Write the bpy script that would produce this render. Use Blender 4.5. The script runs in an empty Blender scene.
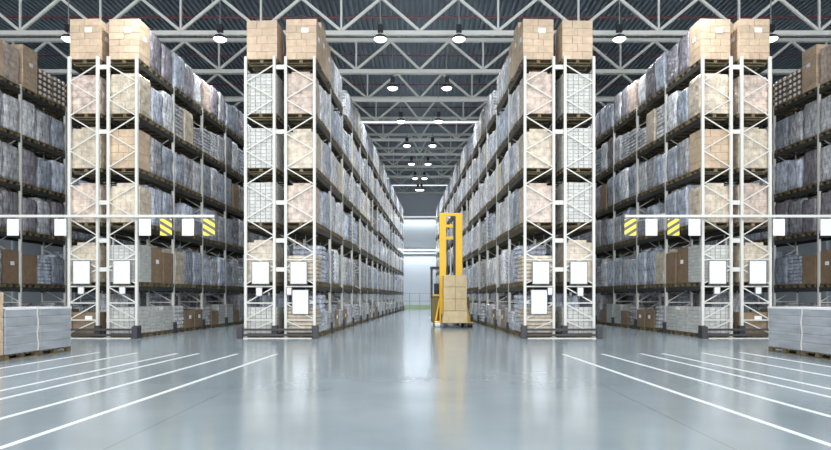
import bpy, bmesh, math, random
from mathutils import Vector, Matrix, noise

S = bpy.context.scene
COL = S.collection
F = 588.0; AX = 419.7; HZ = 297.0; CH = 1.45; D0 = 20.9
YAW = math.radians(2.415); TY = math.tan(YAW)

# ------------------------------------------------------------------ camera, world, lights, exposure
cam_d = bpy.data.cameras.new('camera'); cam = bpy.data.objects.new('camera', cam_d); COL.objects.link(cam)
cam.location = (0, 0, CH); cam.rotation_euler = (math.radians(90), 0, 0)
cam_d.sensor_width = 36.0; cam_d.lens = F/831*36; cam_d.clip_end = 300
cam_d.shift_x = -(AX-415.5)/831; cam_d.shift_y = (HZ-225)/831
S.camera = cam
S.view_settings.view_transform = 'Standard'; S.view_settings.look = 'None'
S.view_settings.gamma = 1.0; S.view_settings.use_curve_mapping = False
S.view_settings.exposure = 0.36
W = bpy.data.worlds.new('world'); S.world = W; W.use_nodes = True
W.node_tree.nodes['Background'].inputs[0].default_value = (0.80, 0.90, 1.0, 1)
W.node_tree.nodes['Background'].inputs[1].default_value = 0.9

def area(name, loc, rot, sx, sy, power, col=(1, 1, 1), shape='RECTANGLE'):
    l = bpy.data.lights.new(name, 'AREA'); l.shape = shape; l.size = sx; l.size_y = sy
    l.energy = power; l.color = col
    o = bpy.data.objects.new(name, l); COL.objects.link(o); o.location = loc; o.rotation_euler = rot
    return o
# daylight coming in through the loading side behind the photographer
area('daylight_from_loading_side', (0, -7.0, 7.5), (math.radians(96), 0, 0), 44, 12, 5200, (0.97, 0.985, 1.0))
# rows of lamps over the marshalling floor in front of the racks
area('lamps_over_marshalling_floor', (0, 10, 14.5), (0, 0, 0), 36, 10, 2500, (1.0, 0.98, 0.95))

# ------------------------------------------------------------------ materials
def mat(name, col, rough=0.5, metal=0.0, noise_amt=0.0, nscale=8.0, bump=0.0, bscale=20.0, coat=0.0,
        rnd=0.0, stretch=(1, 1, 1), brick=None, seam=0.5, spec=0.5, emit=None, estr=1.0, bdist=0.02):
    m = bpy.data.materials.new(name); m.use_nodes = True
    nt = m.node_tree; N = nt.nodes; L = nt.links; b = N['Principled BSDF']
    b.inputs['Roughness'].default_value = rough; b.inputs['Metallic'].default_value = metal
    b.inputs['Base Color'].default_value = (*col, 1); b.inputs['Specular IOR Level'].default_value = spec
    if coat: b.inputs['Coat Weight'].default_value = coat; b.inputs['Coat Roughness'].default_value = 0.15
    if emit:
        b.inputs['Emission Color'].default_value = (*emit, 1); b.inputs['Emission Strength'].default_value = estr
    tc = N.new('ShaderNodeTexCoord'); mp = N.new('ShaderNodeMapping'); mp.inputs['Scale'].default_value = stretch
    L.new(tc.outputs['Object'], mp.inputs['Vector'])
    cur = None
    oi = N.new('ShaderNodeObjectInfo'); ge = N.new('ShaderNodeNewGeometry')
    add = N.new('ShaderNodeMath'); add.operation = 'ADD'
    L.new(oi.outputs['Random'], add.inputs[0]); L.new(ge.outputs['Random Per Island'], add.inputs[1])
    fr = N.new('ShaderNodeMath'); fr.operation = 'FRACT'; L.new(add.outputs[0], fr.inputs[0])
    def mulc(prev, fac_socket, lo, hi):
        mr = N.new('ShaderNodeMapRange'); mr.inputs['To Min'].default_value = lo; mr.inputs['To Max'].default_value = hi
        L.new(fac_socket, mr.inputs['Value'])
        mx = N.new('ShaderNodeVectorMath'); mx.operation = 'SCALE'
        if prev is None: mx.inputs[0].default_value = col
        else: L.new(prev, mx.inputs[0])
        L.new(mr.outputs[0], mx.inputs['Scale'])
        return mx.outputs[0]
    if noise_amt:
        n = N.new('ShaderNodeTexNoise'); n.noise_dimensions = '4D'; n.inputs['Scale'].default_value = nscale; n.inputs['Detail'].default_value = 4
        L.new(mp.outputs[0], n.inputs['Vector'])
        wv = N.new('ShaderNodeMath'); wv.operation = 'MULTIPLY'; wv.inputs[1].default_value = 37.0
        L.new(fr.outputs[0], wv.inputs[0]); L.new(wv.outputs[0], n.inputs['W'])
        mr0 = N.new('ShaderNodeMapRange'); mr0.inputs['From Min'].default_value = 0.3; mr0.inputs['From Max'].default_value = 0.7
        L.new(n.outputs['Fac'], mr0.inputs['Value'])
        cur = mulc(cur, mr0.outputs[0], 1-noise_amt, 1+noise_amt)
    if rnd: cur = mulc(cur, fr.outputs[0], 1-rnd, 1+rnd)
    if brick:
        sx = N.new('ShaderNodeSeparateXYZ'); L.new(tc.outputs['Object'], sx.inputs[0])
        a2 = N.new('ShaderNodeMath'); a2.operation = 'ADD'; L.new(sx.outputs[0], a2.inputs[0]); L.new(sx.outputs[1], a2.inputs[1])
        cx = N.new('ShaderNodeCombineXYZ'); L.new(a2.outputs[0], cx.inputs[0]); L.new(sx.outputs[2], cx.inputs[1])
        br = N.new('ShaderNodeTexBrick'); br.inputs['Scale'].default_value = 1.0
        br.inputs['Brick Width'].default_value = brick[0]; br.inputs['Row Height'].default_value = brick[1]
        br.inputs['Mortar Size'].default_value = brick[2]; br.inputs['Color1'].default_value = (1, 1, 1, 1)
        br.inputs['Color2'].default_value = (brick[3],)*3+(1,); br.inputs['Mortar'].default_value = (seam,)*3+(1,)
        L.new(cx.outputs[0], br.inputs['Vector'])
        cur = mulc(cur, br.outputs['Color'], 0.0, 1.0)
    if cur is not None: L.new(cur, b.inputs['Base Color'])
    if bump:
        n2 = N.new('ShaderNodeTexNoise'); n2.noise_dimensions = '4D'; n2.inputs['Scale'].default_value = bscale; n2.inputs['Detail'].default_value = 5
        n2.inputs['Distortion'].default_value = 0.6
        L.new(mp.outputs[0], n2.inputs['Vector'])
        w2 = N.new('ShaderNodeMath'); w2.operation = 'MULTIPLY'; w2.inputs[1].default_value = 53.0
        L.new(fr.outputs[0], w2.inputs[0]); L.new(w2.outputs[0], n2.inputs['W'])
        bp = N.new('ShaderNodeBump'); bp.inputs['Strength'].default_value = bump; bp.inputs['Distance'].default_value = bdist
        L.new(n2.outputs['Fac'], bp.inputs['Height']); L.new(bp.outputs[0], b.inputs['Normal'])
    return m

M = {}
M['paint'] = mat('rack_white_paint', (0.68, 0.67, 0.62), 0.35)
M['beam'] = mat('dark_beam_paint', (0.035, 0.035, 0.032), 0.5)
M['slat'] = mat('deck_slat_wood', (0.13, 0.11, 0.06), 0.7, noise_amt=0.4, nscale=6)
M['guard'] = mat('guard_dark_steel', (0.04, 0.04, 0.045), 0.5)
M['wood'] = mat('pallet_wood', (0.15, 0.115, 0.062), 0.8, noise_amt=0.35, nscale=10, rnd=0.3)
FB = dict(rough=0.22, bump=1.0, bscale=5.5, stretch=(2.2, 2.2, 0.8), noise_amt=0.5, nscale=4, rnd=0.35, spec=0.8, bdist=0.09)
M['film_blue'] = mat('stretch_film_blue_grey', (0.45, 0.49, 0.57), brick=(0.4, 0.26, 0.012, 0.9), seam=0.7, **FB)
M['film_grey'] = mat('stretch_film_grey', (0.49, 0.49, 0.51), brick=(0.3, 0.2, 0.012, 0.86), seam=0.65, **FB)
M['film_white'] = mat('stretch_film_white', (0.64, 0.65, 0.67), brick=(0.42, 0.16, 0.010, 0.93), seam=0.72, **FB)
M['film_dark'] = mat('stretch_film_dark', (0.27, 0.25, 0.28), brick=(0.4, 0.3, 0.012, 0.8), seam=0.6, **FB)
M['tan'] = mat('carton_tan', (0.56, 0.42, 0.29), 0.55, noise_amt=0.15, nscale=5, rnd=0.12, bump=0.3, bscale=6, coat=0.25)
M['cream'] = mat('carton_cream_under_film', (0.62, 0.53, 0.41), 0.38, noise_amt=0.3, nscale=5, rnd=0.1, bump=0.9, bscale=6, coat=0.6, bdist=0.05, brick=(0.37, 0.29, 0.01, 0.9), seam=0.7)
M['pink'] = mat('carton_rose_under_film', (0.60, 0.48, 0.40), 0.38, noise_amt=0.4, nscale=5, rnd=0.1, bump=1.0, bscale=6, coat=0.6, bdist=0.06, brick=(0.37, 0.24, 0.01, 0.88), seam=0.72)
M['brown'] = mat('carton_brown', (0.24, 0.165, 0.10), 0.6, noise_amt=0.2, nscale=5, rnd=0.15)
M['crate'] = mat('crate_pale_plastic', (0.58, 0.58, 0.55), 0.45, noise_amt=0.1, nscale=6, rnd=0.1)
M['cratecore'] = mat('crate_inner_grey', (0.33, 0.33, 0.34), 0.6)
M['dark'] = mat('dark_gap', (0.04, 0.04, 0.045), 0.7)
M['label'] = mat('label_white', (0.9, 0.9, 0.9), 0.5)
M['creamtail'] = mat('bunched_film_cream', (0.75, 0.72, 0.66), 0.4)
M['board'] = mat('placard_white', (0.82, 0.83, 0.84), 0.4)
M['edge'] = mat('placard_edge_grey', (0.25, 0.26, 0.28), 0.5)
M['truss'] = mat('truss_paint', (0.82, 0.82, 0.75), 0.5)
M['trusslit'] = mat('bright_tray_paint', (0.85, 0.88, 0.9), 0.4)
M['tube'] = mat('white_glow', (0.9, 0.93, 0.95), 0.4, emit=(0.9, 0.95, 1.0), estr=0.75)  # self-glowing white for the added bars
M['red'] = mat('sprinkler_red', (0.20, 0.05, 0.06), 0.4)
M['black'] = mat('black_plastic', (0.02, 0.02, 0.022), 0.45)
M['yellow'] = mat('truck_yellow', (0.95, 0.56, 0.005), 0.4)
M['olive'] = mat('truck_body_olive', (0.20, 0.15, 0.05), 0.5)
M['kraft'] = mat('kraft_carton', (0.62, 0.47, 0.25), 0.5, noise_amt=0.12, nscale=4, rnd=0.04, bump=0.3, bscale=4, coat=0.3)
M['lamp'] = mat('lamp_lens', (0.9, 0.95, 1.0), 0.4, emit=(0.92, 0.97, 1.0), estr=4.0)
M['steel'] = mat('galvanised_steel', (0.45, 0.47, 0.48), 0.4, metal=0.5)
M['line'] = mat('floor_line_paint', (0.76, 0.79, 0.80), 0.35, noise_amt=0.06, nscale=3)
M['roof'] = mat('roof_deck_steel', (0.24, 0.295, 0.345), 0.4, noise_amt=0.15, nscale=0.5)
M['wall'] = mat('wall_panel_grey', (0.56, 0.60, 0.64), 0.6)
M['wallw'] = mat('wall_panel_white', (0.80, 0.86, 0.93), 0.6)
M['green'] = mat('green_reflection_band', (0.55, 0.68, 0.42), 0.6)  # greenish reflection at the wall foot, put into a paint colour

def stripe_mat(sg=1):
    m = bpy.data.materials.new('hazard_stripes'); m.use_nodes = True
    N = m.node_tree.nodes; L = m.node_tree.links; b = N['Principled BSDF']; b.inputs['Roughness'].default_value = 0.4
    tc = N.new('ShaderNodeTexCoord'); s = N.new('ShaderNodeSeparateXYZ'); L.new(tc.outputs['Object'], s.inputs[0])
    a = N.new('ShaderNodeMath'); a.operation = 'MULTIPLY'; a.inputs[1].default_value = 0.62*sg; L.new(s.outputs[0], a.inputs[0])
    d = N.new('ShaderNodeMath'); d.operation = 'ADD'; L.new(a.outputs[0], d.inputs[0]); L.new(s.outputs[2], d.inputs[1])
    k = N.new('ShaderNodeMath'); k.operation = 'MULTIPLY'; k.inputs[1].default_value = 4.0; L.new(d.outputs[0], k.inputs[0])
    f = N.new('ShaderNodeMath'); f.operation = 'FRACT'; L.new(k.outputs[0], f.inputs[0])
    g = N.new('ShaderNodeMath'); g.operation = 'GREATER_THAN'; g.inputs[1].default_value = 0.45; L.new(f.outputs[0], g.inputs[0])
    mx = N.new('ShaderNodeMix'); mx.data_type = 'RGBA'; mx.inputs['A'].default_value = (0.12, 0.11, 0.10, 1); mx.inputs['B'].default_value = (0.92, 0.75, 0.08, 1)
    L.new(g.outputs[0], mx.inputs['Factor']); L.new(mx.outputs['Result'], b.inputs['Base Color'])
    return m
M['stripe'] = stripe_mat(1); M['striper'] = stripe_mat(-1)

def floor_mat():
    m = bpy.data.materials.new('polished_concrete'); m.use_nodes = True
    N = m.node_tree.nodes; L = m.node_tree.links; b = N['Principled BSDF']
    tc = N.new('ShaderNodeTexCoord')
    n = N.new('ShaderNodeTexNoise'); n.inputs['Scale'].default_value = 0.5; n.inputs['Detail'].default_value = 6
    L.new(tc.outputs['Object'], n.inputs['Vector'])
    cr = N.new('ShaderNodeValToRGB'); cr.color_ramp.elements[0].position = 0.3; cr.color_ramp.elements[1].position = 0.7
    cr.color_ramp.elements[0].color = (0.255, 0.315, 0.35, 1); cr.color_ramp.elements[1].color = (0.35, 0.415, 0.45, 1)
    L.new(n.outputs['Fac'], cr.inputs[0])
    br = N.new('ShaderNodeTexBrick'); br.offset = 0; br.inputs['Scale'].default_value = 1; br.inputs['Brick Width'].default_value = 6; br.inputs['Row Height'].default_value = 6
    br.inputs['Mortar Size'].default_value = 0.012; br.inputs['Color1'].default_value = (1, 1, 1, 1); br.inputs['Color2'].default_value = (1, 1, 1, 1); br.inputs['Mortar'].default_value = (0.75,)*3+(1,)
    mpf = N.new('ShaderNodeMapping'); mpf.inputs['Location'].default_value = (3, 1.5, 0); L.new(tc.outputs['Object'], mpf.inputs['Vector']); L.new(mpf.outputs[0], br.inputs['Vector'])
    mx = N.new('ShaderNodeMix'); mx.data_type = 'RGBA'; mx.blend_type = 'MULTIPLY'; mx.inputs['Factor'].default_value = 1
    L.new(cr.outputs[0], mx.inputs['A']); L.new(br.outputs['Color'], mx.inputs['B']); L.new(mx.outputs['Result'], b.inputs['Base Color'])
    n2 = N.new('ShaderNodeTexNoise'); n2.inputs['Scale'].default_value = 1.5; n2.inputs['Detail'].default_value = 5
    L.new(tc.outputs['Object'], n2.inputs['Vector'])
    mr = N.new('ShaderNodeMapRange'); mr.inputs['To Min'].default_value = 0.13; mr.inputs['To Max'].default_value = 0.24
    L.new(n2.outputs['Fac'], mr.inputs['Value']); L.new(mr.outputs[0], b.inputs['Roughness'])
    n3 = N.new('ShaderNodeTexNoise'); n3.inputs['Scale'].default_value = 3; L.new(tc.outputs['Object'], n3.inputs['Vector'])
    bp = N.new('ShaderNodeBump'); bp.inputs['Strength'].default_value = 0.025; bp.inputs['Distance'].default_value = 0.02
    L.new(n3.outputs['Fac'], bp.inputs['Height']); L.new(bp.outputs[0], b.inputs['Normal'])
    b.inputs['Specular IOR Level'].default_value = 0.8
    b.inputs['Coat Weight'].default_value = 0.35; b.inputs['Coat Roughness'].default_value = 0.16
    return m
M['floor'] = floor_mat()

# ------------------------------------------------------------------ mesh helpers
class MB:
    def __init__(s): s.v = []; s.f = []; s.m = []
    def box(s, c, d, mi=0, rz=0.0, taper=None):
        n = len(s.v); hx, hy, hz = d[0]/2, d[1]/2, d[2]/2; cr, sr = math.cos(rz), math.sin(rz)
        for z in (-hz, hz):
            t = taper if (taper and z > 0) else 1.0
            for x, y in ((-hx, -hy), (hx, -hy), (hx, hy), (-hx, hy)):
                x, y = x*t, y*t
                s.v.append((c[0]+x*cr-y*sr, c[1]+x*sr+y*cr, c[2]+z))
        for q in ((0, 3, 2, 1), (4, 5, 6, 7), (0, 1, 5, 4), (1, 2, 6, 5), (2, 3, 7, 6), (3, 0, 4, 7)):
            s.f.append(tuple(n+i for i in q)); s.m.append(mi)
        return s
    def bar(s, p, q, w, h, mi=0):
        p = Vector(p); q = Vector(q); a = (q-p).normalized()
        u = a.cross(Vector((0, 1, 0))) if abs(a.y) < 0.9 else a.cross(Vector((0, 0, 1)))
        u.normalize(); v = a.cross(u); n = len(s.v)
        for e in (p, q):
            for i, j in ((-1, -1), (1, -1), (1, 1), (-1, 1)):
                s.v.append(tuple(e+u*(i*w/2)+v*(j*h/2)))
        for f in ((0, 3, 2, 1), (4, 5, 6, 7), (0, 1, 5, 4), (1, 2, 6, 5), (2, 3, 7, 6), (3, 0, 4, 7)):
            s.f.append(tuple(n+i for i in f)); s.m.append(mi)
        return s
    def tube(s, p, q, r, r2=None, k=12, mi=0):
        r2 = r if r2 is None else r2
        p = Vector(p); q = Vector(q); a = (q-p).normalized()
        u = a.cross(Vector((0, 1, 0))) if abs(a.y) < 0.9 else a.cross(Vector((0, 0, 1)))
        u.normalize(); v = a.cross(u); n = len(s.v)
        for e, R in ((p, r), (q, r2)):
            for i in range(k):
                t = 2*math.pi*i/k; s.v.append(tuple(e+u*(R*math.cos(t))+v*(R*math.sin(t))))
        for i in range(k):
            j = (i+1) % k; s.f.append((n+i, n+j, n+k+j, n+k+i)); s.m.append(mi)
        s.f.append(tuple(n+i for i in reversed(range(k)))); s.m.append(mi)
        s.f.append(tuple(n+k+i for i in range(k))); s.m.append(mi)
        return s
    def loft(s, rings, mi=0):
        n = len(s.v); k = len(rings[0])
        for r in rings: s.v.extend(r)
        for a in range(len(rings)-1):
            for i in range(k):
                j = (i+1) % k
                s.f.append((n+a*k+i, n+a*k+j, n+(a+1)*k+j, n+(a+1)*k+i)); s.m.append(mi)
        s.f.append(tuple(n+i for i in reversed(range(k)))); s.m.append(mi)
        b = n+(len(rings)-1)*k
        s.f.append(tuple(b+i for i in range(k))); s.m.append(mi)
        return s
    def extend(s, o, mw, mmap=None):
        n = len(s.v); s.v.extend(tuple(mw @ Vector(v)) for v in o.v)
        s.f.extend(tuple(n+i for i in f) for f in o.f); s.m.extend((mmap[i] if mmap else i) for i in o.m)
    def mesh(s, name, mats, smooth=False):
        me = bpy.data.meshes.new(name); me.from_pydata(s.v, [], s.f)
        for m in mats: me.materials.append(M[m])
        me.polygons.foreach_set('material_index', s.m)
        if smooth: me.polygons.foreach_set('use_smooth', [True]*len(s.f))
        me.update()
        return me

def link(name, me, parent=None, loc=(0, 0, 0), rz=0.0):
    o = bpy.data.objects.new(name, me); COL.objects.link(o); o.parent = parent
    o.location = loc; o.rotation_euler = (0, 0, rz); return o
def build(mb, name, mats, parent=None, loc=(0, 0, 0), rz=0.0, smooth=False, bevel=0):
    o = link(name, mb.mesh(name, mats, smooth), parent, loc, rz)
    if bevel:
        b = o.modifiers.new('bevel', 'BEVEL'); b.width = bevel; b.segments = 2; b.limit_method = 'ANGLE'
    return o
def tag(o, label, cat, group=None):
    o['label'] = label; o['category'] = cat
    if group: o['group'] = group
    return o
def struct(o): o['kind'] = 'structure'; return o
def PX(px, d): return (px-AX)*d/F
ORD = 'first second third fourth fifth sixth seventh eighth ninth tenth eleventh twelfth thirteenth fourteenth fifteenth sixteenth seventeenth eighteenth nineteenth twentieth'.split()
for t, b in (('twenty', 20), ('thirty', 30), ('forty', 40)):
    if b > 20: ORD.append({30: 'thirtieth', 40: 'fortieth'}[b])
    for i in range(9): ORD.append(t+'-'+ORD[i])

# ------------------------------------------------------------------ setting
YB = 71.5; XW = 27.0; ZR = 15.95
struct(build(MB().box((0, YB/2-5, -0.1), (2*XW+1, YB+20, 0.2)), 'floor', ['floor']))
mb = MB()
x = -XW; prof = []
while x < XW:
    prof += [(x, 0), (x+0.11, 0), (x+0.13, 0.16), (x+0.26, 0.16)]; x += 0.28
for px_, pz in prof: mb.v.append((px_, -14, ZR+pz)); mb.v.append((px_, YB, ZR+pz))
for i in range(len(prof)-1):
    mb.f.append((2*i, 2*i+1, 2*i+3, 2*i+2)); mb.m.append(0)
mb.box((0, (YB-14)/2, ZR+0.25), (2*XW+1, YB+14.4, 0.1))
struct(build(mb, 'ceiling', ['roof']))
for sgn, nm in ((-1, 'wall_left'), (1, 'wall_right')):
    mb = MB().box((sgn*(XW+0.1), (YB-14)/2, 8), (0.2, YB+14, 16.2))
    for i in range(12): mb.box((sgn*(XW-0.05), -10+7*i, 8), (0.14, 0.3, 15.8), 0)
    struct(build(mb, nm, ['wall']))
mb = MB().box((0, YB+0.15, 8), (2*XW, 0.3, 16.2))
for i in range(54): mb.box((-XW+0.5+i, YB-0.02, 11.4), (0.5, 0.05, 8.8), 0)
struct(build(mb, 'wall_back', ['wall']))
mb = MB().box((0, YB-0.06, 3.4), (2*XW-1, 0.1, 6.8))
for i in range(45): mb.box((-XW+1+1.2*i, YB-0.12, 3.4), (0.03, 0.02, 6.7), 0)
struct(build(mb, 'trim_1', ['wallw']))
struct(build(MB().box((0, YB-0.2, 0.25), (2*XW-1, 0.1, 0.5)), 'green_band_back', ['green']))  # green band painted in for the greenish floor reflection and pallets
struct(build(MB().box((0, YB-0.3, 7.45), (2*XW-1, 0.45, 0.18)), 'trim_2', ['wall']))
struct(build(MB().box((0, YB-0.3, 6.75), (2*XW-1, 0.35, 0.18)), 'trim_3', ['wall']))
# glowing bar added at the bright wall line, with a light to brighten the cladding
t = tag(link('glow_bar', None, None, (0, YB-0.75, 7.15)), 'long white glowing bar added high on the back wall behind the yellow truck', 'lamp')
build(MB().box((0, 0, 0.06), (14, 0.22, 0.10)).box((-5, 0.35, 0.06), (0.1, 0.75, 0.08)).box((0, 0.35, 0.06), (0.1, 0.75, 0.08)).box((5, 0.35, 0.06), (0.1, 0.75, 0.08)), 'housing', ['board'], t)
build(MB().box((0, 0, -0.02), (13.8, 0.16, 0.06)), 'glow_face', ['lamp'], t)
a = area('added_bar_light', (0, -0.25, -0.12), (math.radians(-15), 0, 0), 13.6, 0.3, 210, (0.88, 0.95, 1.0)); a.parent = t

t = tag(link('glow_bar', None, None, (0, YB-0.6, 11.1)), 'short white glowing bar added near the roof on the back wall, above the long one', 'lamp')  # bright trim line made to glow, light added to lift the grey upper wall
build(MB().box((0, 0, 0.08), (9, 0.2, 0.1)).box((-3, 0.3, 0.08), (0.1, 0.6, 0.08)).box((3, 0.3, 0.08), (0.1, 0.6, 0.08)), 'housing', ['board'], t)
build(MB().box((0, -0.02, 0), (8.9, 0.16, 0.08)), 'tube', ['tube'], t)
a = area('added_bar_light', (0, -0.1, -0.1), (math.radians(-5), 0, 0), 8.8, 0.2, 160, (0.88, 0.95, 1.0)); a.parent = t

# roof trusses across the hall
D1 = 32.6; SP = 4.73; ZB = 13.95; ZT = 15.68
tord = ['nearest'] + [ORD[i]+' nearest' for i in range(1, 12)]
def pipe_mb():
    m = MB().tube((-XW+0.02, 0, 0), (XW-0.02, 0, 0), 0.045, k=8)
    for i in range(-6, 7): m.box((i*4.0, 0, 0.2), (0.03, 0.03, 0.45))
    return m
for k in range(-1, 9):
    d = D1+SP*k
    r = tag(link('roof_truss', None, None, (0, d, 0)), 'pale steel lattice roof truss crossing the hall, %s of the row' % tord[k+1], 'roof truss', 'lattice roof trusses under the deck')
    sh = TY*(d-D1)
    K = D1/F
    nodes = [63.4+68.6*i for i in range(0, 7)]; peaks = [29.2+68.6*i for i in range(0, 8)]
    bx = [n*K-sh for n in nodes]; pk = [max(p*K-sh, 0.35) for p in peaks]
    build(MB().box((0, 0, ZB), (2*XW-0.4, 0.17, 0.20)), 'bottom_chord', ['truss'], r)
    build(MB().box((0, 0, ZT), (2*XW-0.4, 0.18, 0.18)), 'top_chord', ['truss'], r)
    web = MB()
    zb, zt = ZB+0.1, ZT-0.06
    for s in (-1, 1):
        web.bar((s*pk[0], 0, zt), (0, 0, zb), 0.125, 0.11)
        for i in range(7):
            web.bar((s*pk[i], 0, zt), (s*bx[i], 0, zb), 0.125, 0.11)
            web.bar((s*bx[i], 0, zb), (s*pk[i+1], 0, zt), 0.125, 0.11)
            web.bar((s*bx[i], 0, zb), (s*bx[i], 0, zt), 0.09, 0.09)
    build(web, 'web', ['truss'], r)
    if k < 7:
        p = tag(build(pipe_mb(), 'sprinkler_pipe', ['red'], None, (0, d+2.1, ZR-0.25)),
            'thin dark red sprinkler pipe under the deck, %s of the row' % tord[k+1], 'pipe', 'red sprinkler pipes under the roof')
for j, k in enumerate((2, 7)):  # bright lit chord lines, put in as self-glowing bars
    d = D1+SP*k-0.12; wd = 13.0 if j == 0 else 11.5
    t = tag(link('glow_bar', None, None, (0, d, ZB-0.05)), ('long thin glowing bar added under the fourth truss, nearer of two crossing the aisle',
        'long thin glowing bar added across the aisle high up, farther one under the ninth truss')[j], 'lamp')
    build(MB().box((0, 0, 0), (wd, 0.12, 0.08)).box((-wd/4, 0.05, 0.02), (0.1, 0.14, 0.14)).box((wd/4, 0.05, 0.02), (0.1, 0.14, 0.14)), 'housing', ['trusslit'], t)
    build(MB().box((0, -0.075, -0.01), (wd-0.1, 0.04, 0.10)), 'tube', ['tube'], t)

# ------------------------------------------------------------------ lamps
def lamp(x, y, label, ld=None):
    t = tag(link('high_bay_lamp', None, None, (x, y, 13.16)), label, 'lamp', 'high bay lamps hanging from the roof')
    link('housing', LH, t); link('lens', LL, t); link('hanger', LR, t)
    l = bpy.data.objects.new('lamp_light', ld or LD); COL.objects.link(l); l.parent = t; l.location = (0, 0, -0.09)
LH = MB().tube((0, 0, 0.02), (0, 0, 0.14), 0.30, 0.26, 20).tube((0, 0, 0.14), (0, 0, 0.22), 0.26, 0.10, 20).box((0, 0, 0.5), (0.24, 0.24, 0.3)).mesh('housing', ['black'])
LL = MB().tube((0, 0, -0.06), (0, 0, 0.02), 0.20, 0.29, 20).mesh('lens', ['lamp'])
LR = MB().tube((0, 0, 0.2), (0, 0, 2.80), 0.025, k=8).mesh('hanger', ['steel'])
LD = bpy.data.lights.new('lamp_light', 'AREA'); LD.shape = 'DISK'; LD.size = 0.45; LD.energy = 150; LD.color = (0.93, 0.97, 1.0)
LD.spread = math.radians(125)
LD2 = LD.copy(); LD2.energy = 170
for s, side in ((-1, 'left'), (1, 'right')):
    for k in range(7):
        d = 26.75+6.28*k
        lamp(s*(2.916-TY*d), d, 'glowing round high bay lamp over the middle aisle, %s lamp of the %s line' % (ORD[k], side))
    for k in range(-1, 3):
        d = 26.75+6.28*k
        lamp(s*(10.21-TY*d), d, 'glowing round high bay lamp over the %s side aisle, %s from the front' % (side, ORD[k+1]), LD2)
    for k in range(-1, 2):
        d = 26.75+6.28*k
        lamp(s*(17.1-TY*d), d, 'glowing round high bay lamp over the outermost %s aisle, %s from the front' % (side, ORD[k+1]), LD2)

# ------------------------------------------------------------------ loads
LEV = [0.0, 1.84, 3.97, 5.91, 7.86, 9.80]     # top of shelf at each tier (0 = floor)
def pallet_mb(w=0.82, d=1.15, simple=False):
    m = MB()
    if simple:
        for y in (-w/2+0.05, 0, w/2-0.05): m.box((0, y, 0.06), (d, 0.09, 0.12))
        m.box((0, 0, 0.135), (d, w, 0.03)); return m
    for y in (-w/2+0.05, 0, w/2-0.05):
        m.box((0, y, 0.011), (d, 0.09, 0.022))
        for x in (-d/2+0.06, 0, d/2-0.06): m.box((x, y, 0.067), (0.12, 0.09, 0.09))
    for x in (-d/2+0.06, 0, d/2-0.06): m.box((x, 0, 0.118), (0.10, w, 0.016))
    for i in range(5): m.box((0, -w/2+0.06+i*(w-0.12)/4, 0.138), (d, 0.12, 0.024))
    return m
PAL = pallet_mb().mesh('pallet', ['wood'])

def ring(hx, hy, z, n, amp, seed, r=0.05):
    out = []
    sides = [((-hx, -hy), (hx, -hy)), ((hx, -hy), (hx, hy)), ((hx, hy), (-hx, hy)), ((-hx, hy), (-hx, -hy))]
    for (a, b) in sides:
        for i in range(n):
            t = (i+0.5)/n if n < 3 else (0.018+0.964*i/(n-1))
            x = a[0]+(b[0]-a[0])*t; y = a[1]+(b[1]-a[1])*t
            nz = noise.noise(Vector((x*3.1+seed*7.3, y*3.1-seed*3.7, z*2.6+seed)))
            k = 1+amp*nz*2
            out.append((x*k, y*k, z))
    return out
def film_body(seed, w, d, h, amp=0.035):
    rnd = random.Random(seed); m = MB(); z0 = 0.15; rings = []
    n = 9
    for i in range(n+1):
        t = i/n; z = z0+h*t
        ins = 0.0
        if i == 0: ins = 0.01
        if i == n: ins = 0.035
        lean = 0.012*math.sin(seed)*t
        rings.append([(x+lean, y, zz) for x, y, zz in ring(d/2-ins-0.01, w/2-ins-0.01, z if i < n else z+0.0, 5, amp, seed)])
    top = rings[-1]; rings.insert(-1, [(x*1.03, y*1.03, z0+h-0.035) for x, y, zz in top])
    m.loft(rings)
    if rnd.random() < 0.55:   # odd cartons on top
        m.box((rnd.uniform(-.1, .1), rnd.uniform(-.1, .1), z0+h+0.05), (d*0.6, w*0.65, 0.12), 0)
    return m
def layer_body(seed, w, d, h, n=8):
    rnd = random.Random(seed); m = MB(); z = 0.15; lh = h/n; rings = []
    for i in range(n):
        ox, oy = rnd.uniform(-.012, .012), rnd.uniform(-.012, .012); g = rnd.uniform(0, 0.012)
        for zz, ins in ((0.006, 0.045), (lh*0.22, 0.0), (lh*0.8, 0.0), (lh-0.006, 0.045)):
            rings.append([(x+ox, y+oy, q) for x, y, q in ring(d/2-ins-g, w/2-ins-g, z+zz, 3, 0.008, seed+i)])
        z += lh
    return m.loft(rings)
def carton_body(seed, w, d, h, nx=3, ny=2, nz=5, gap=0.01):
    rnd = random.Random(seed); m = MB(); ch = h/nz
    m.box((0, 0, 0.15+h/2-0.01), (d-0.06, w-0.06, h-0.05), 1)
    for k in range(nz):
        a, b = (nx, ny) if k % 2 == 0 or nx == ny else (max(2, nx-1), ny)
        for i in range(a):
            for j in range(b):
                m.box((-d/2+d*(i+.5)/a+rnd.uniform(-.004, .004), -w/2+w*(j+.5)/b+rnd.uniform(-.004, .004), 0.15+ch*(k+.5)),
                      (d/a-gap, w/b-gap, ch-gap*0.8), 0)
    if seed % 2:   # pale label on two faces
        m.box((d*0.12, -w/2-0.002, 0.15+h*0.72), (0.26, 0.012, 0.17), 2)
        m.box((d/2+0.002, 0.05, 0.15+h*0.6), (0.012, 0.2, 0.15), 2)
        m.box((-d/2-0.002, 0.05, 0.15+h*0.6), (0.012, 0.2, 0.15), 2)
    return m
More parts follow.
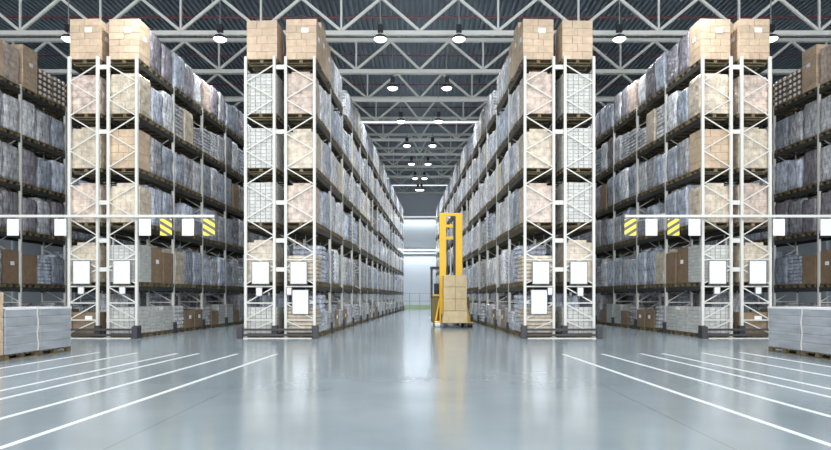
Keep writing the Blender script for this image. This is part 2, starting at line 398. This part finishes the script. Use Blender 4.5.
def crate_body(seed, w, d, h, nz=7):
    m = MB(); ch = h/nz; m.box((0, 0, 0.15+h/2-0.01), (d-0.12, w-0.12, h-0.04), 1)
    for k in range(nz):
        z = 0.15+ch*k
        for i in range(6):
            for j in range(4):
                cx, cy = -d/2+d*(i+.5)/6, -w/2+w*(j+.5)/4
                if 0 < i < 5 and 0 < j < 3: continue
                m.box((cx, cy, z+ch*0.40), (d/6-0.02, w/4-0.02, ch*0.7), 0, taper=1.02)
                m.box((cx, cy, z+ch*0.84), (d/6-0.006, w/4-0.006, ch*0.20), 0)
    return m
def jar_body(seed, w, d, h):
    m = MB(); nz = 5; ch = h/nz
    for k in range(nz):
        z = 0.15+ch*k
        for i in range(3):
            m.box((-d/2+d*(i+.5)/3, 0, z+ch*0.45), (d/3-0.02, w-0.04, ch*0.9-0.01), 0)
        for i in range(4):
            cx = -d/2+d*(i+.5)/4
            m.tube((cx, -w/2-0.02, z+ch*0.5), (cx, -w/2+0.03, z+ch*0.5), 0.075, k=10, mi=2)
        for s in (-1, 1):
            for j in range(3):
                cy = -w/2+w*(j+.5)/3
                m.tube((s*(d/2+0.01), cy, z+ch*0.5), (s*(d/2-0.03), cy, z+ch*0.5), 0.075, k=10, mi=2)
    return m

# kind -> (builder, material list, part name, thing name, category, colour words, smooth)
KIND = {}
def reg(key, nvar, fn, mats, part, thing, cat, words, smooth=False):
    KIND[key] = dict(var=[fn(i) for i in range(nvar)], mats=mats, part=part, thing=thing, cat=cat, words=words, smooth=smooth, mesh={})
def hh(i, lo=1.2, hi=1.46): return lo+(hi-lo)*((i*0.618) % 1)
WL = ('wrapped_goods', 'wrapped_pallet_load', 'wrapped pallet load')
reg('Wb', 4, lambda i: film_body(i+1, 0.79, 1.12, hh(i)), ['film_blue'], *WL, 'blue-grey film-wrapped pallet load', True)
reg('Wg', 4, lambda i: film_body(i+11, 0.79, 1.12, hh(i+1)), ['film_grey'], *WL, 'grey film-wrapped pallet load', True)
reg('Ww', 3, lambda i: film_body(i+21, 0.79, 1.12, hh(i+2, 1.2, 1.5)), ['film_white'], *WL, 'pale film-wrapped pallet load', True)
reg('Wd', 3, lambda i: film_body(i+31, 0.79, 1.12, hh(i, 1.35, 1.58)), ['film_dark'], *WL, 'dark film-wrapped pallet load', True)
reg('Lw', 3, lambda i: layer_body(i+41, 0.79, 1.1, hh(i, 1.1, 1.45), 7+i), ['film_white'], *WL, 'pale layered wrapped pallet load')
reg('Lb', 2, lambda i: layer_body(i+51, 0.79, 1.1, hh(i, 1.2, 1.5), 8), ['film_blue'], *WL, 'blue-grey layered wrapped pallet load')
CL = ('cartons', 'carton_pallet_load', 'carton pallet load')
reg('Ct', 3, lambda i: carton_body(i+60, 0.79, 1.1, hh(i, 1.35, 1.5), nz=5+i % 2), ['tan', 'brown', 'label'], *CL, 'tan carton pallet load')
reg('Cc', 3, lambda i: film_body(i+71, 0.82, 1.1, hh(i, 1.3, 1.48), 0.02), ['cream'], *CL, 'cream carton pallet load')
reg('Cp', 3, lambda i: film_body(i+80, 0.82, 1.1, hh(i, 1.32, 1.5), 0.02), ['pink'], *CL, 'rosy carton pallet load')
reg('Cb', 2, lambda i: carton_body(i+90, 0.79, 1.1, hh(i, 1.2, 1.4), 1, 1, 1), ['brown', 'brown', 'label'], *CL, 'brown boxed pallet load')
reg('Cl', 2, lambda i: layer_body(i+95, 0.82, 1.13, 0.95, 7), ['cream'], *CL, 'low pallet load of stacked cream cartons')
reg('Tl', 2, lambda i: carton_body(i+98, 0.84, 1.15, 1.72, 2, 2, 9, 0.01), ['tan', 'brown', 'label'], *CL, 'tall tan carton pallet load')
GL = ('crates', 'crate_pallet_load', 'crate pallet load')
reg('Gw', 2, lambda i: crate_body(i, 0.84, 1.15, 1.32+.1*i, 11), ['crate', 'cratecore'], *GL, 'white crate pallet load')
reg('Gs', 2, lambda i: crate_body(i, 0.84, 1.15, 0.82+.12*i, 7), ['crate', 'cratecore'], *GL, 'low white crate pallet load')
reg('Lf', 2, lambda i: layer_body(i+101, 0.82, 1.13, 0.85+.1*i, 6), ['film_white'], *WL, 'low pale layered wrapped pallet load')
reg('Ws', 3, lambda i: film_body(i+111, 0.82, 1.13, 0.75+.1*i), ['film_grey'], *WL, 'low grey film-wrapped pallet load', True)
reg('Bs', 2, lambda i: carton_body(i+120, 0.82, 1.13, 0.65+.1*i, 2, 2, 2), ['brown', 'dark', 'label'], *CL, 'low brown carton pallet load')
reg('Jr', 1, lambda i: jar_body(i, 0.84, 1.15, 1.15), ['brown', 'dark', 'label'], *CL, 'pallet load of brown trays with white round lids')

allmats = sorted({m for k in KIND.values() for m in k['mats']} | {'wood'})
bulk_simple = pallet_mb(simple=True)
jobs = []   # (screen size, x, y, z, yaw, kind, variant, label)

def place(x, y, z, rz, key, v, label):
    K = KIND[key]; v %= len(K['var'])
    if v not in K['mesh']: K['mesh'][v] = K['var'][v].mesh(K['part'], K['mats'], K['smooth'])
    t = tag(link(K['thing'], None, None, (x, y, z), rz), label, K['cat'], K['cat']+'s stored in the racks')
    link('pallet', PAL, t); link(K['part'], K['mesh'][v], t)
    return t

# ------------------------------------------------------------------ racks
BAY = 2.8; DEP = 1.03; TOP = 10.0
POST = MB().box((0, 0, TOP/2), (0.092, 0.085, TOP)).box((0, 0, 0.01), (0.2, 0.16, 0.02)).mesh('post', ['paint'])
FOOT = MB().box((0, -0.02, 0.22), (0.19, 0.18, 0.44)).box((0, -0.05, 0.06), (0.23, 0.24, 0.12)).mesh('foot_guard', ['guard'])
def brace_mesh(flip):
    m = MB(); hx = DEP/2; zs = 1.45+(HZ-65)/28.1; z = zs; s = flip; st = 17.1/28.1
    lo = 1.45+(HZ-259.5)/28.1
    while z-st > lo-0.05:
        m.bar((s*hx, 0, z), (-s*hx, 0, z-st), 0.038, 0.03); z -= st; s = -s
    for y in (259.5, 286.5, 303.0, 320.0):
        zz = 1.45+(HZ-y)/28.1; m.box((0, 0, zz), (DEP, 0.035, 0.042))
    m.bar((s*hx, 0, z), (-s*hx, 0, 1.45+(HZ-268)/28.1), 0.05, 0.04)
    for a, b in ((269, 284), (287, 303), (303.5, 319.5), (320.5, 333)):
        m.bar((flip*hx, 0, 1.45+(HZ-a)/28.1), (-flip*hx, 0, 1.45+(HZ-b)/28.1), 0.038, 0.03)
    return m.mesh('upright_frame', ['paint'])
BR = {1: brace_mesh(1), -1: brace_mesh(-1)}
sm = MB()
L_ = BAY-0.1
for x in (-DEP/2, DEP/2):
    sm.box((x, 0, -0.08), (0.055, L_, 0.16), 0)
    for y in (-L_/2+0.02, L_/2-0.02): sm.box((x, y, -0.08), (0.075, 0.05, 0.24), 0)
for i in range(6): sm.box((0, -L_/2+L_*(i+.5)/6, -0.03), (DEP, 0.09, 0.045), 1)
SHELF = sm.mesh('shelf', ['beam', 'slat'])
SPC = None

def rack(x0, s, nb, label, flip):
    """x0: row centre at the front; s=-1 left half, +1 right half"""
    rz = YAW*s
    t = tag(link('pallet_rack', None, None, (x0, D0, 0), rz), label, 'pallet rack', 'tall white pallet racks')
    for b in range(nb+1):
        f = link('upright_frame', BR[flip], t, (0, b*BAY, 0))
        for sx in (-1, 1):
            p = link('post', POST, f, (sx*DEP/2, 0, 0))
        link('foot_guard', FOOT, f, (-s*(DEP/2+0.03), 0, 0))
    for b in range(nb):
        for z in LEV[1:]: link('shelf', SHELF, t, (0, b*BAY+BAY/2, z))
    return t

def locw(x0, s, lx, ly):
    a = YAW*s; return x0+lx*math.cos(a)-ly*math.sin(a), D0+lx*math.sin(a)+ly*math.cos(a)

XC = {'R1': (-3.729-4.770+0.02-0.46)/2, }
XR = {'R1': -(3.729+4.770)/2, 'R2': -(5.157+6.19)/2, 'R3': -(10.04+11.079)/2, 'R4': -(11.445+12.447)/2, 'R5': -(16.2+17.23)/2}
NB = {'R1': 16, 'R2': 6, 'R3': 7, 'R4': 6, 'R5': 5}
FL = {'R1': -1, 'R2': 1, 'R3': -1, 'R4': 1, 'R5': -1}
WHERE = {'R1': 'aisle face of %s central rack', 'R2': 'outer column of %s central rack', 'R3': 'inner face of the %s side rack', 'R4': 'outer column of the %s side rack', 'R5': 'outermost %s rack'}
RL = {'R1': 'tall white pallet rack forming the %s side of the middle aisle', 'R2': 'tall white pallet rack backing onto the %s middle-aisle rack',
      'R3': 'tall white pallet rack facing the %s side aisle beyond the striped signs', 'R4': 'tall white pallet rack standing behind the %s inner side rack, farther outwards',
      'R5': 'outermost tall white pallet rack at the %s edge of the view'}
TIER = ['on the floor', 'on first shelf', 'on second shelf', 'on third shelf', 'on fourth shelf', 'on top shelf']
# what the photo shows, front to back, tier by tier (floor first)
SPEC = {
 'R1': [['Cl', 'Lb', 'Ws', 'Ws', 'Bs', 'Ws'], ['Cl', 'Lb', 'Wb', 'Lb', 'Ww'], ['Cp', 'Wb', 'Wb', 'Ww', 'Ww'], ['Cc', 'Ww', 'Wb', 'Ww'], ['Cp', 'Ww', 'Ww', 'Wb', 'Wb'], ['Ct', 'Tl', 'Ct', 'Ww', 'Ww', 'Wg']],
 'R2': [['Gs', 'Ws'], ['Cc', 'Wg'], ['Gw', 'Wb'], ['Gw', 'Wb'], ['Gw', 'Wb'], ['Ct', 'Wb']],
 'R3': [['Gs', 'Gs', 'Gs', 'Lf', 'Bs', 'Bs', 'Lf', 'Bs', 'Gs', 'Gs'],
        ['Gw', 'Cb', 'Cb', 'Cc', 'Wb', 'Wb', 'Wb', 'Wg', 'Wb', 'Wb', 'Ww', 'Lw'],
        ['Cc', 'Wb', 'Wb', 'Ws', 'Wb', 'Ws', 'Wb', 'Wb', 'Wg', 'Wb', 'Wd', 'Wg'],
        ['Ct', 'Wg', 'Wb', 'Wb', 'Wg', 'Wg', 'Wb', 'Ww', 'Wb', 'Wb', 'Cb', 'Wg'],
        ['Cc', 'Wb', 'Ww', 'Lw', 'Cc', 'Lf', 'Lw', 'Lw', 'Wg', 'Wd', 'Ww', 'Lb'],
        ['Ct', 'Wd', 'Wd', 'Wb', 'Wd', 'Ww', 'Cp', 'Wd', 'Wg', 'Wb', 'Wb', 'Wd']],
 'R4': [['Bs', 'Bs'], ['Cc', 'Wb'], ['Cp', 'Wb'], ['Cc', 'Wb'], ['Cp', 'Wd'], ['Ct', 'Ww']],
 'R5': [['Ws', 'Bs', 'Bs', 'Ws', 'Bs', 'Ws', 'Bs', 'Ws'],
        ['Cb', 'Wg', 'Cb', 'Cb', 'Lb', 'Wb', 'Wb', 'Wg'],
        ['Ct', 'Wg', 'Wd', 'Wd', 'Wg', 'Wd', 'Wg', 'Wb'],
        ['Wg', 'Ww', 'Wg', 'Wd', 'Wb', 'Wb', 'Wg', 'Wb'],
        ['Wb', 'Ww', 'Ww', 'Ww', 'Ww', 'Wb', 'Wb', 'Wg'],
        ['Ct', 'Ct', 'Cp', 'Tl', 'Jr', 'Jr', 'Jr', 'Ct']],
}
CENTRE = {}
for s, side in ((-1, 'left'), (1, 'right')):
    for R in ('R1', 'R2', 'R3', 'R4', 'R5'):
        x0 = XR[R]*(-s)
        t = rack(x0, s, NB[R], RL[R] % side, FL[R]*(-s))
        if R in ('R1', 'R3'):   # spacers joining the back-to-back rows
            gx = 0.387
            sp = MB().box((0, 0, 0), (gx+0.02, 0.06, 0.15)).mesh('row_spacer', ['paint'])
            for b in range(0, 3):
                for z in (9.63, 7.33, 4.81, 3.46, 2.43): link('row_spacer', sp, t, (s*(DEP/2+gx/2), b*BAY-0.0, z))
        rnd = random.Random(hash(R) if False else {'R1': 5, 'R2': 6, 'R3': 7, 'R4': 8, 'R5': 9}[R])
        npos = {'R1': 48, 'R2': 14, 'R3': 19, 'R4': 14, 'R5': 12}[R]
        for tier in range(6):
            spec = SPEC[R][tier]
            for p in range(npos):
                if p < len(spec): key = spec[p]
                elif tier == 0: key = rnd.choice(['Ws', 'Wg', 'Lf', 'Gs', 'Bs', 'Wb', 'Lb'] if R != 'R1' else ['Ws', 'Ws', 'Lf', 'Gs', 'Bs'])
                elif R == 'R1': key = rnd.choice(['Ww', 'Ww', 'Wb', 'Wb', 'Wg', 'Lw', 'Lb', 'Wg', 'Cc'])
                else: key = rnd.choice(['Wb', 'Wg', 'Wg', 'Wd', 'Lb', 'Wb'])
                v = rnd.randrange(12); skip = p >= len(spec) and rnd.random() < (0.10 if tier in (1, 2) else 0.03)
                jy = rnd.uniform(-.015, .015); jx = rnd.uniform(-.03, .03); jr = rnd.uniform(-.02, .02)
                if skip or (R in ('R2', 'R4') and p > 1 and tier > 1): continue
                b, j = divmod(p, 3)
                ly = b*BAY+0.05+0.46+0.895*j+jy
                x, y = locw(x0, s, -s*jx*1.0, ly)
                # apparent size in the picture, to pick which loads become individuals
                face = abs(x)*0.82/(y*y); front = (1.1/y) if p == 0 else 0.0
                if R in ('R2', 'R4') and p > 0: face = 0
                pxx = AX+F*(x-s*0.5)/y
                if R == 'R3' and (y > 32.4 or False): face *= 0.25
                if R == 'R5' and (y < 22 or y > 27.5): face *= 0.2
                size = F*F*(face+front/F*0+front/1.0/max(y, 1)*0.9)*1.4
                lab = '%s %s, %s from the front, %s' % (KIND[key]['words'], TIER[tier], ORD[p], WHERE[R] % side)
                jobs.append((size if not (R in ('R2', 'R4') and p > 1) else -1.0, x, y, LEV[tier], YAW*s+jr*0.4, key, v, lab, KIND[key]['cat']))

def short(lab):   # keep labels within sixteen words
    for a, b in ((' from the front', ' from front'), (' on the middle aisle', ''), ('outer column of the', 'outer column of'), ('inner face of the', 'inner face of'), ('outer column of', 'outer'), ('inner face of', 'inner'), (' film-wrapped pallet load', ' wrapped load'), (' layered wrapped pallet load', ' layered load'), (' pallet load', ' load'), ('of trays with white', 'with'), (' of stacked', ''), ('of brown trays', 'trays')):
        if len(lab.replace(',', '').split()) <= 16: break
        lab = lab.replace(a, b)
    return lab
jobs.sort(key=lambda j: -j[0])
count = {}
bulk = {}
for j in jobs:
    size, x, y, z, rz, key, v, lab, cat = j
    n = count.get(cat, 0)
    if n < 296 and size > 0:
        count[cat] = n+1
        place(x, y, z+0.001, rz, key, v, short(lab))
    else:
        K = KIND[key]; mw = Matrix.Translation((x, y, z+0.001)) @ Matrix.Rotation(rz, 4, 'Z')
        B = bulk.setdefault(cat, MB())
        B.extend(K['var'][v % len(K['var'])], mw, {i: allmats.index(m) for i, m in enumerate(K['mats'])})
        B.extend(bulk_simple, mw, {0: allmats.index('wood')})
for cat, B in bulk.items():
    o = build(B, 'distant_pallet_loads', allmats)
    o['kind'] = 'stuff'; o['label'] = {'wrapped pallet load': 'far mass of grey and pale wrapped pallet loads deep in the racks', 'carton pallet load': 'far mass of tan and brown carton loads deep in the racks', 'crate pallet load': 'far low stacks of pale crates deep under the racks'}[cat]; o['category'] = cat

# ------------------------------------------------------------------ rack ends: guards, placards
gm_w = 74/28.1
for s, side in ((-1, 'left'), (1, 'right')):
    for nm, a, b in (('central', 245.5, 314.8), ('side', 69.5, 137.3)):
        xc = PX((a+b)/2, D0)*(-s); w = (b-a)/28.1+0.22
        g = tag(link('rack_end_guard', None, None, (xc, D0-0.34, 0)), 'low dark steel guard rail at the foot of the %s %s rack end' % (side, nm), 'guard rail', 'guard rails at the rack ends')
        rl = MB().box((0, 0, 0), (w, 0.07, 0.09))
        for z in (0.12, 0.31): build(MB().box((0, 0, z), (w, 0.07, 0.075)), 'rail', ['guard'], g)
        for sx in (-1, 1): build(MB().box((sx*(w/2-0.02), 0, 0.21), (0.20, 0.16, 0.42)), 'corner_post', ['guard'], g, bevel=0.015)
        build(MB().box((0, -0.03, 0.012), (w-0.3, 0.1, 0.024)), 'floor_plate', ['paint'], g)
    def placard(pa, pb, ya, yb, label):
        xa, xb = PX(pa, D0)*(-s), PX(pb, D0)*(-s); xc = (xa+xb)/2; w = abs(xb-xa); h = (yb-ya)/28.1; zc = CH+(HZ-(ya+yb)/2)/28.1
        t = tag(link('placard', None, None, (xc, D0-0.12, zc)), label, 'placard', 'blank white placards on the rack ends')
        build(MB().box((0, 0, 0), (w, 0.02, h)), 'board', ['board'], t)
        e = MB()
        for z in (-h/2, h/2): e.box((0, 0.005, z), (w+0.04, 0.03, 0.025))
        for x in (-w/2, w/2): e.box((x, 0.005, 0), (0.025, 0.03, h))
        build(e, 'edge_frame', ['edge'], t)
        build(MB().box((0, 0.035, h*0.3), (w*0.8, 0.05, 0.04)).box((0, 0.035, -h*0.3), (w*0.8, 0.05, 0.04)), 'mounting_bar', ['paint'], t)
    outer, inner = ('left', 'right') if s < 0 else ('right', 'left')
    placard(253, 270, 262, 284, 'white placard on the %s column of the %s central rack end' % (outer, side))
    placard(291, 307.5, 262, 284, 'upper white placard on the %s column of the %s central rack end' % (inner, side))
    placard(293, 309, 290, 314, 'lower white placard on the %s column of the %s central rack end' % (inner, side))
    placard(257, 263, 287.5, 296, 'tiny white tag under the %s placard of the %s central rack end' % (outer, side))
    placard(287.6, 292.4, 287.5, 295, 'tiny white tag beside the lower placard of the %s central rack end' % side)
    placard(75, 92, 261, 284, 'white placard on the %s column of the %s side rack end' % (outer, side))
    placard(115, 132, 261, 284, 'white placard on the %s column of the %s side rack end' % (inner, side))
    placard(80, 86, 287, 294, 'tiny white tag below the %s placard of the %s side rack end' % (outer, side))
    placard(121, 127, 287, 294, 'tiny white tag below the %s placard of the %s side rack end' % (inner, side))

    # clearance bar with hanging signs
    yb_ = D0-0.42; xe = PX(215, yb_)*(-s); xo = PX(-60, yb_)*(-s); zb = CH+(HZ-216.2)*yb_/F
    bar = tag(link('clearance_bar', None, None, ((xe+xo)/2, yb_, zb)), 'long white clearance bar across the %s rack fronts, hung with signs' % side, 'clearance bar')
    L2 = abs(xe-xo)
    build(MB().box((0, 0, 0), (L2, 0.08, 0.09)), 'beam', ['paint'], bar, bevel=0.01)
    build(MB().box((-s*L2/2*1.0, 0, 0), (0.03, 0.1, 0.13)), 'end_cap', ['edge'], bar)
    for px in (69.5, 97.7, 108, 137.3):
        xx = PX(px, D0)*(-s)-(xe+xo)/2
        build(MB().box((xx, 0.19, 0), (0.07, 0.31, 0.06)), 'bracket', ['paint'], bar)
    for px, kind, lb in ((13, 'w', 'blank white sign hanging outermost from the %s clearance bar'), (60.5, 'w', 'blank white sign hanging between two outer racks from the %s clearance bar'),
                         (145, 'w', 'blank white sign hanging beside the %s side rack end'), (166, 's', 'yellow and black striped sign hanging beside the %s side rack, farther from bar end'),
                         (188, 'w', 'blank white sign hanging between the two striped signs on the %s'), (209, 's', 'yellow and black striped sign hanging at the %s clearance bar tip')):
        xx = PX(px, yb_)*(-s); zc = CH+(HZ-227.3)*yb_/F
        sg = tag(link('hanging_sign', None, None, (xx, yb_, zc)), lb % side, 'sign', 'signs hanging from the clearance bars')
        mbp = MB().box((0, 0, 0), (0.41, 0.02, 0.58))
        pn = build(mbp, 'panel', [('stripe' if s < 0 else 'striper') if kind == 's' else 'board'], sg)
        hk = MB()
        for q in (-0.14, 0.14): hk.box((q, 0, 0.31), (0.02, 0.015, 0.07))
        build(hk, 'hook', ['steel'], sg)

    # painted floor lines
    names = ['innermost', 'second', 'third', 'fourth', 'fifth', 'outermost']
    for i, (X, yend) in enumerate(((-4.26, 354.2), (-5.28, 354.0), (-6.30, 353.6), (-6.86, 353.6), (-7.97, 353), (-9.03, 352.5))):
        d1 = CH*F/(yend-HZ); d0 = 3.0
        m = MB(); w = 0.045
        pts = []
        for dd in (d0, d1):
            for q in (-w, w): pts.append((-s*(X+TY*dd+q), dd))
        n = 0; z = 0.004
        order = [pts[0], pts[1], pts[3], pts[2]]
        for zz in (0.0005, z):
            for p in order: m.v.append((p[0], p[1], zz))
        for f in ((3, 2, 1, 0), (4, 5, 6, 7), (0, 1, 5, 4), (1, 2, 6, 5), (2, 3, 7, 6), (3, 0, 4, 7)): m.f.append(f); m.m.append(0)
        tag(build(m, 'floor_line', ['line']), 'straight white painted floor line, %s of six on the %s' % (names[i], side), 'floor line', 'white lines painted on the floor')

    # big wrapped pallets standing on the floor at the edge of the view
    def floor_load(dc, ln, wd, key, label, hgt):
        X = -10.0+TY*dc - wd/2
        t = tag(link('floor_pallet_load', None, None, (-s*X, dc, 0), YAW*s), label, 'pallet load')
        pm = MB()
        for x in (-wd/2+0.06, 0, wd/2-0.06):
            pm.box((x, 0, 0.012), (0.1, ln, 0.024))
            for y in (-ln/2+0.07, 0, ln/2-0.07): pm.box((x, y, 0.06), (0.1, 0.14, 0.075))
        for i in range(7): pm.box((0, -ln/2+0.06+i*(ln-0.12)/6, 0.112), (wd, 0.1, 0.024))
        build(pm, 'pallet', ['wood'], t)
        b = MB(); n = 5; lh = (hgt-0.125)/n; rings = []
        for i in range(n):
            for zz, ins in ((0.004, 0.010), (lh*0.1, 0.0), (lh*0.9, 0.0), (lh-0.004, 0.010)):
                rings.append(ring(wd/2-ins, ln/2-ins, 0.125+lh*i+zz, 9, 0.006, 3.3+dc+i))
        b.loft(rings)
        if key == 'brown': build(b, 'cartons', ['tan'], t)
        else:
            build(b, 'wrapped_goods', ['film_big'], t)
            c = MB().box((0, 0, hgt+0.006), (wd+0.02, ln+0.01, 0.014))
            for sx in (-1, 1): c.box((sx*(wd/2+0.006), 0, hgt-0.012), (0.01, ln+0.01, 0.04))
            build(c, 'top_sheet', ['board'], t)
            sg = MB()
            for k in range(7 if key == 'a' else 0):
                yy = (ln/2-0.05) if key == 'a' else (-ln/2+0.05)
                sg.bar((-s*(wd/2+0.008), yy+0.02*math.sin(k*1.7), 0.14+k*(hgt-0.16)/7), (-s*(wd/2+0.008), yy+0.02*math.sin((k+1)*1.7), 0.14+(k+1)*(hgt-0.16)/7), 0.012, 0.03)
            if key == 'a': build(sg, 'film_tail', ['creamtail'], t)
    if s < 0:
        M['film_big'] = mat('stretch_film_big_pallet', (0.37, 0.39, 0.42), 0.3, noise_amt=0.2, nscale=2.5, bump=0.35, bscale=3, stretch=(1, 0.6, 3), brick=(0.6, 0.33, 0.006, 0.95), seam=0.85, bdist=0.03)
    floor_load(15.16, 1.24, 1.0, 'b', 'large low grey wrapped pallet on the floor, nearer the %s side rack' % side, 1.18)
    floor_load(13.96, 1.12, 1.0, 'a', 'large low grey wrapped pallet on the floor, beside the cut-off brown one %s' % side, 1.18)
    floor_load(12.76, 1.22, 1.0, 'brown', 'brown carton pallet load on the floor, cut by the %s picture edge' % side, 1.56)

# ------------------------------------------------------------------ railing before the back wall
dr = 64.0
r = tag(link('safety_railing', None, None, (0, dr, 0)), 'thin grey safety railing standing before the pale back wall', 'railing')
for px in (402.5, 409.5, 419.7, 430): build(MB().box((PX(px, dr), 0, 0.95), (0.09, 0.09, 1.9)), 'post', ['steel'], r)
for z in (1.85, 1.0): build(MB().box((0.0, 0, z), (3.9, 0.05, 0.05)), 'rail', ['steel'], r)

# ------------------------------------------------------------------ reach truck
dT = 28.9; q = F/dT
def TX(px): return (px-AX)/q
t = tag(link('reach_truck', None, None, (0, dT, 0)), 'yellow reach truck with raised mast carrying cartons down the middle aisle', 'forklift truck')
x1, x2 = TX(442.8), TX(459.0)
zt = CH+(HZ-213)/q
for xx in (x1, x2):
    m = MB().box((xx, 0, zt/2+0.1), (0.33, 0.10, zt-0.2)).box((xx-0.13, 0.1, zt/2+0.1), (0.07, 0.2, zt-0.25)).box((xx+0.13, 0.1, zt/2+0.1), (0.07, 0.2, zt-0.25))
    build(m, 'mast_column', ['yellow'], t, bevel=0.012)
for y in (214.5, 226, 238): 
    z = CH+(HZ-y)/q; build(MB().box(((x1+x2)/2, 0.03, z), (x2-x1, 0.12, 0.14)), 'crossbar', ['yellow'], t, bevel=0.01)
build(MB().box((x2-0.225, 0.0, zt/2), (0.12, 0.08, zt-0.35)).box((x1+0.22, 0.16, zt/2-0.5), (0.05, 0.06, zt-1.5)), 'inner_mast', ['black'], t)
build(MB().tube(((x1+x2)/2, 0.1, 1.0), ((x1+x2)/2, 0.1, 3.55), 0.055).tube(((x1+x2)/2, 0.1, 3.2), ((x1+x2)/2, 0.1, 3.45), 0.09), 'lift_cylinder', ['steel'], t)
# chassis, built behind the mast
xl, xr = TX(430.6), TX(471)
bd = MB()
bd.box(((xl+xr)/2, 1.15, 0.82), (xr-xl-0.1, 1.1, 1.3)).box(((xl+xr)/2, 1.25, 1.5), (xr-xl-0.3, 0.8, 0.12))
build(bd, 'body', ['olive'], t, bevel=0.05)
build(MB().box((xl+0.28, 0.62, 1.53), (0.56, 0.1, 0.07)).box((xl+0.32, 0.9, 1.56), (0.5, 0.6, 0.04)), 'cover_trim', ['yellow'], t)
for xx, pxn in ((TX(437), -1), (TX(468.5), 1)):
    m = MB().box((xx, 0.1, 0.16), (0.26, 2.0, 0.2)).bar((xx-0.06*pxn*-1, 0.3, 0.28), (xx+0.14*(-pxn), 0.45, 1.35), 0.09, 0.07)
    build(m, 'support_leg', ['yellow'], t, bevel=0.015)
    w = build(MB().tube((xx-0.12, -0.78, 0.14), (xx+0.12, -0.78, 0.14), 0.14, k=20), 'wheel', ['board' if pxn < 0 else 'black'], t)
for xx in (xl+0.25, xr-0.3): build(MB().tube((xx-0.09, 1.5, 0.2), (xx+0.09, 1.5, 0.2), 0.2, k=20), 'wheel', ['black'], t)
zg = CH+(HZ-267)/q
og = MB()
for xx in (xl+0.07, x2-0.1):
    for yy in (0.6, 1.6): og.box((xx, yy, (1.4+zg)/2), (0.09, 0.09, zg-1.4))
for yy in (0.6, 1.6): og.box(((xl+x2)/2, yy, zg), (x2-xl, 0.1, 0.1))
for i in range(5): og.box((xl+0.1+i*(x2-xl-0.3)/4, 1.1, zg), (0.05, 1.0, 0.05))
build(og, 'overhead_guard', ['black'], t)
sw = MB(); n = 14
for i in range(n):
    a0, a1 = 2*math.pi*i/n, 2*math.pi*(i+1)/n
    sw.bar((xl+0.42+0.17*math.cos(a0), 0.75, 1.86+0.14*math.sin(a0)), (xl+0.42+0.17*math.cos(a1), 0.75, 1.86+0.14*math.sin(a1)), 0.04, 0.04)
sw.bar((xl+0.42, 0.85, 1.55), (xl+0.42, 0.75, 1.86), 0.05, 0.05).bar((xl+0.26, 0.75, 1.86), (xl+0.58, 0.75, 1.86), 0.03, 0.03)
build(sw, 'steering_wheel', ['black'], t)
build(MB().box((xl+0.4, 1.35, 1.85), (0.4, 0.12, 0.6)).box((xl+0.4, 1.15, 1.6), (0.42, 0.4, 0.12)), 'seat', ['black'], t, bevel=0.04)
build(MB().box(((x1+x2)/2, -0.12, 0.42), (0.95, 0.06, 0.4)), 'fork_carriage', ['black'], t)
for dx in (-0.3, 0.3): build(MB().box(((x1+x2)/2+dx+0.03, -0.66, 0.085), (0.13, 1.1, 0.04)).box(((x1+x2)/2+dx+0.03, -0.13, 0.33), (0.13, 0.05, 0.5)), 'fork', ['guard'], t)

# load on the forks
dl = dT-0.78; ql = F/(dl-0.5)
lx0, lx1 = (443.5-AX)/ql, (467-AX)/ql
xc = (lx0+lx1)/2; w = lx1-lx0
z0 = 0.11
g = tag(link('carried_pallet_load', None, None, (xc, dl, z0)), 'tall kraft-brown carton stack on a pallet carried by the yellow reach truck', 'carton pallet load')
pm = MB()
for x in (-w/2+0.06, 0, w/2-0.06): pm.box((x, 0, 0.012), (0.1, 1.0, 0.022)); [pm.box((x, y, 0.06), (0.1, 0.13, 0.08)) for y in (-0.43, 0, 0.43)]
for i in range(6): pm.box((0, -0.45+0.18*i, 0.112), (w, 0.11, 0.024))
build(pm, 'pallet', ['wood'], g)
ztop = CH+(HZ-275)/ql; H = ztop-z0-0.125; lay = 4; lh = H/lay
for k in range(lay):
    m = MB()
    if k == 0:
        rings = []
        for i in range(7):
            tt = i/6; rings.append([(x+0.0, y, z) for x, y, z in ring(w/2+0.05*(1-tt), 0.5+0.03*(1-tt), 0.125+lh*tt*0.985, 7, 0.012, 4.2)])
        m.loft(rings)
        build(m, 'wrapped_carton_layer', ['kraft'], g)
    else:
        for i in range(2):
            for j in range(2):
                m.box((-w/4+w/2*i, -0.245+0.49*j, 0.125+lh*(k+0.5)), (w/2-0.008, 0.482, lh-0.012))
        build(m, 'carton_layer', ['kraft', 'tan'], g, bevel=0.008)
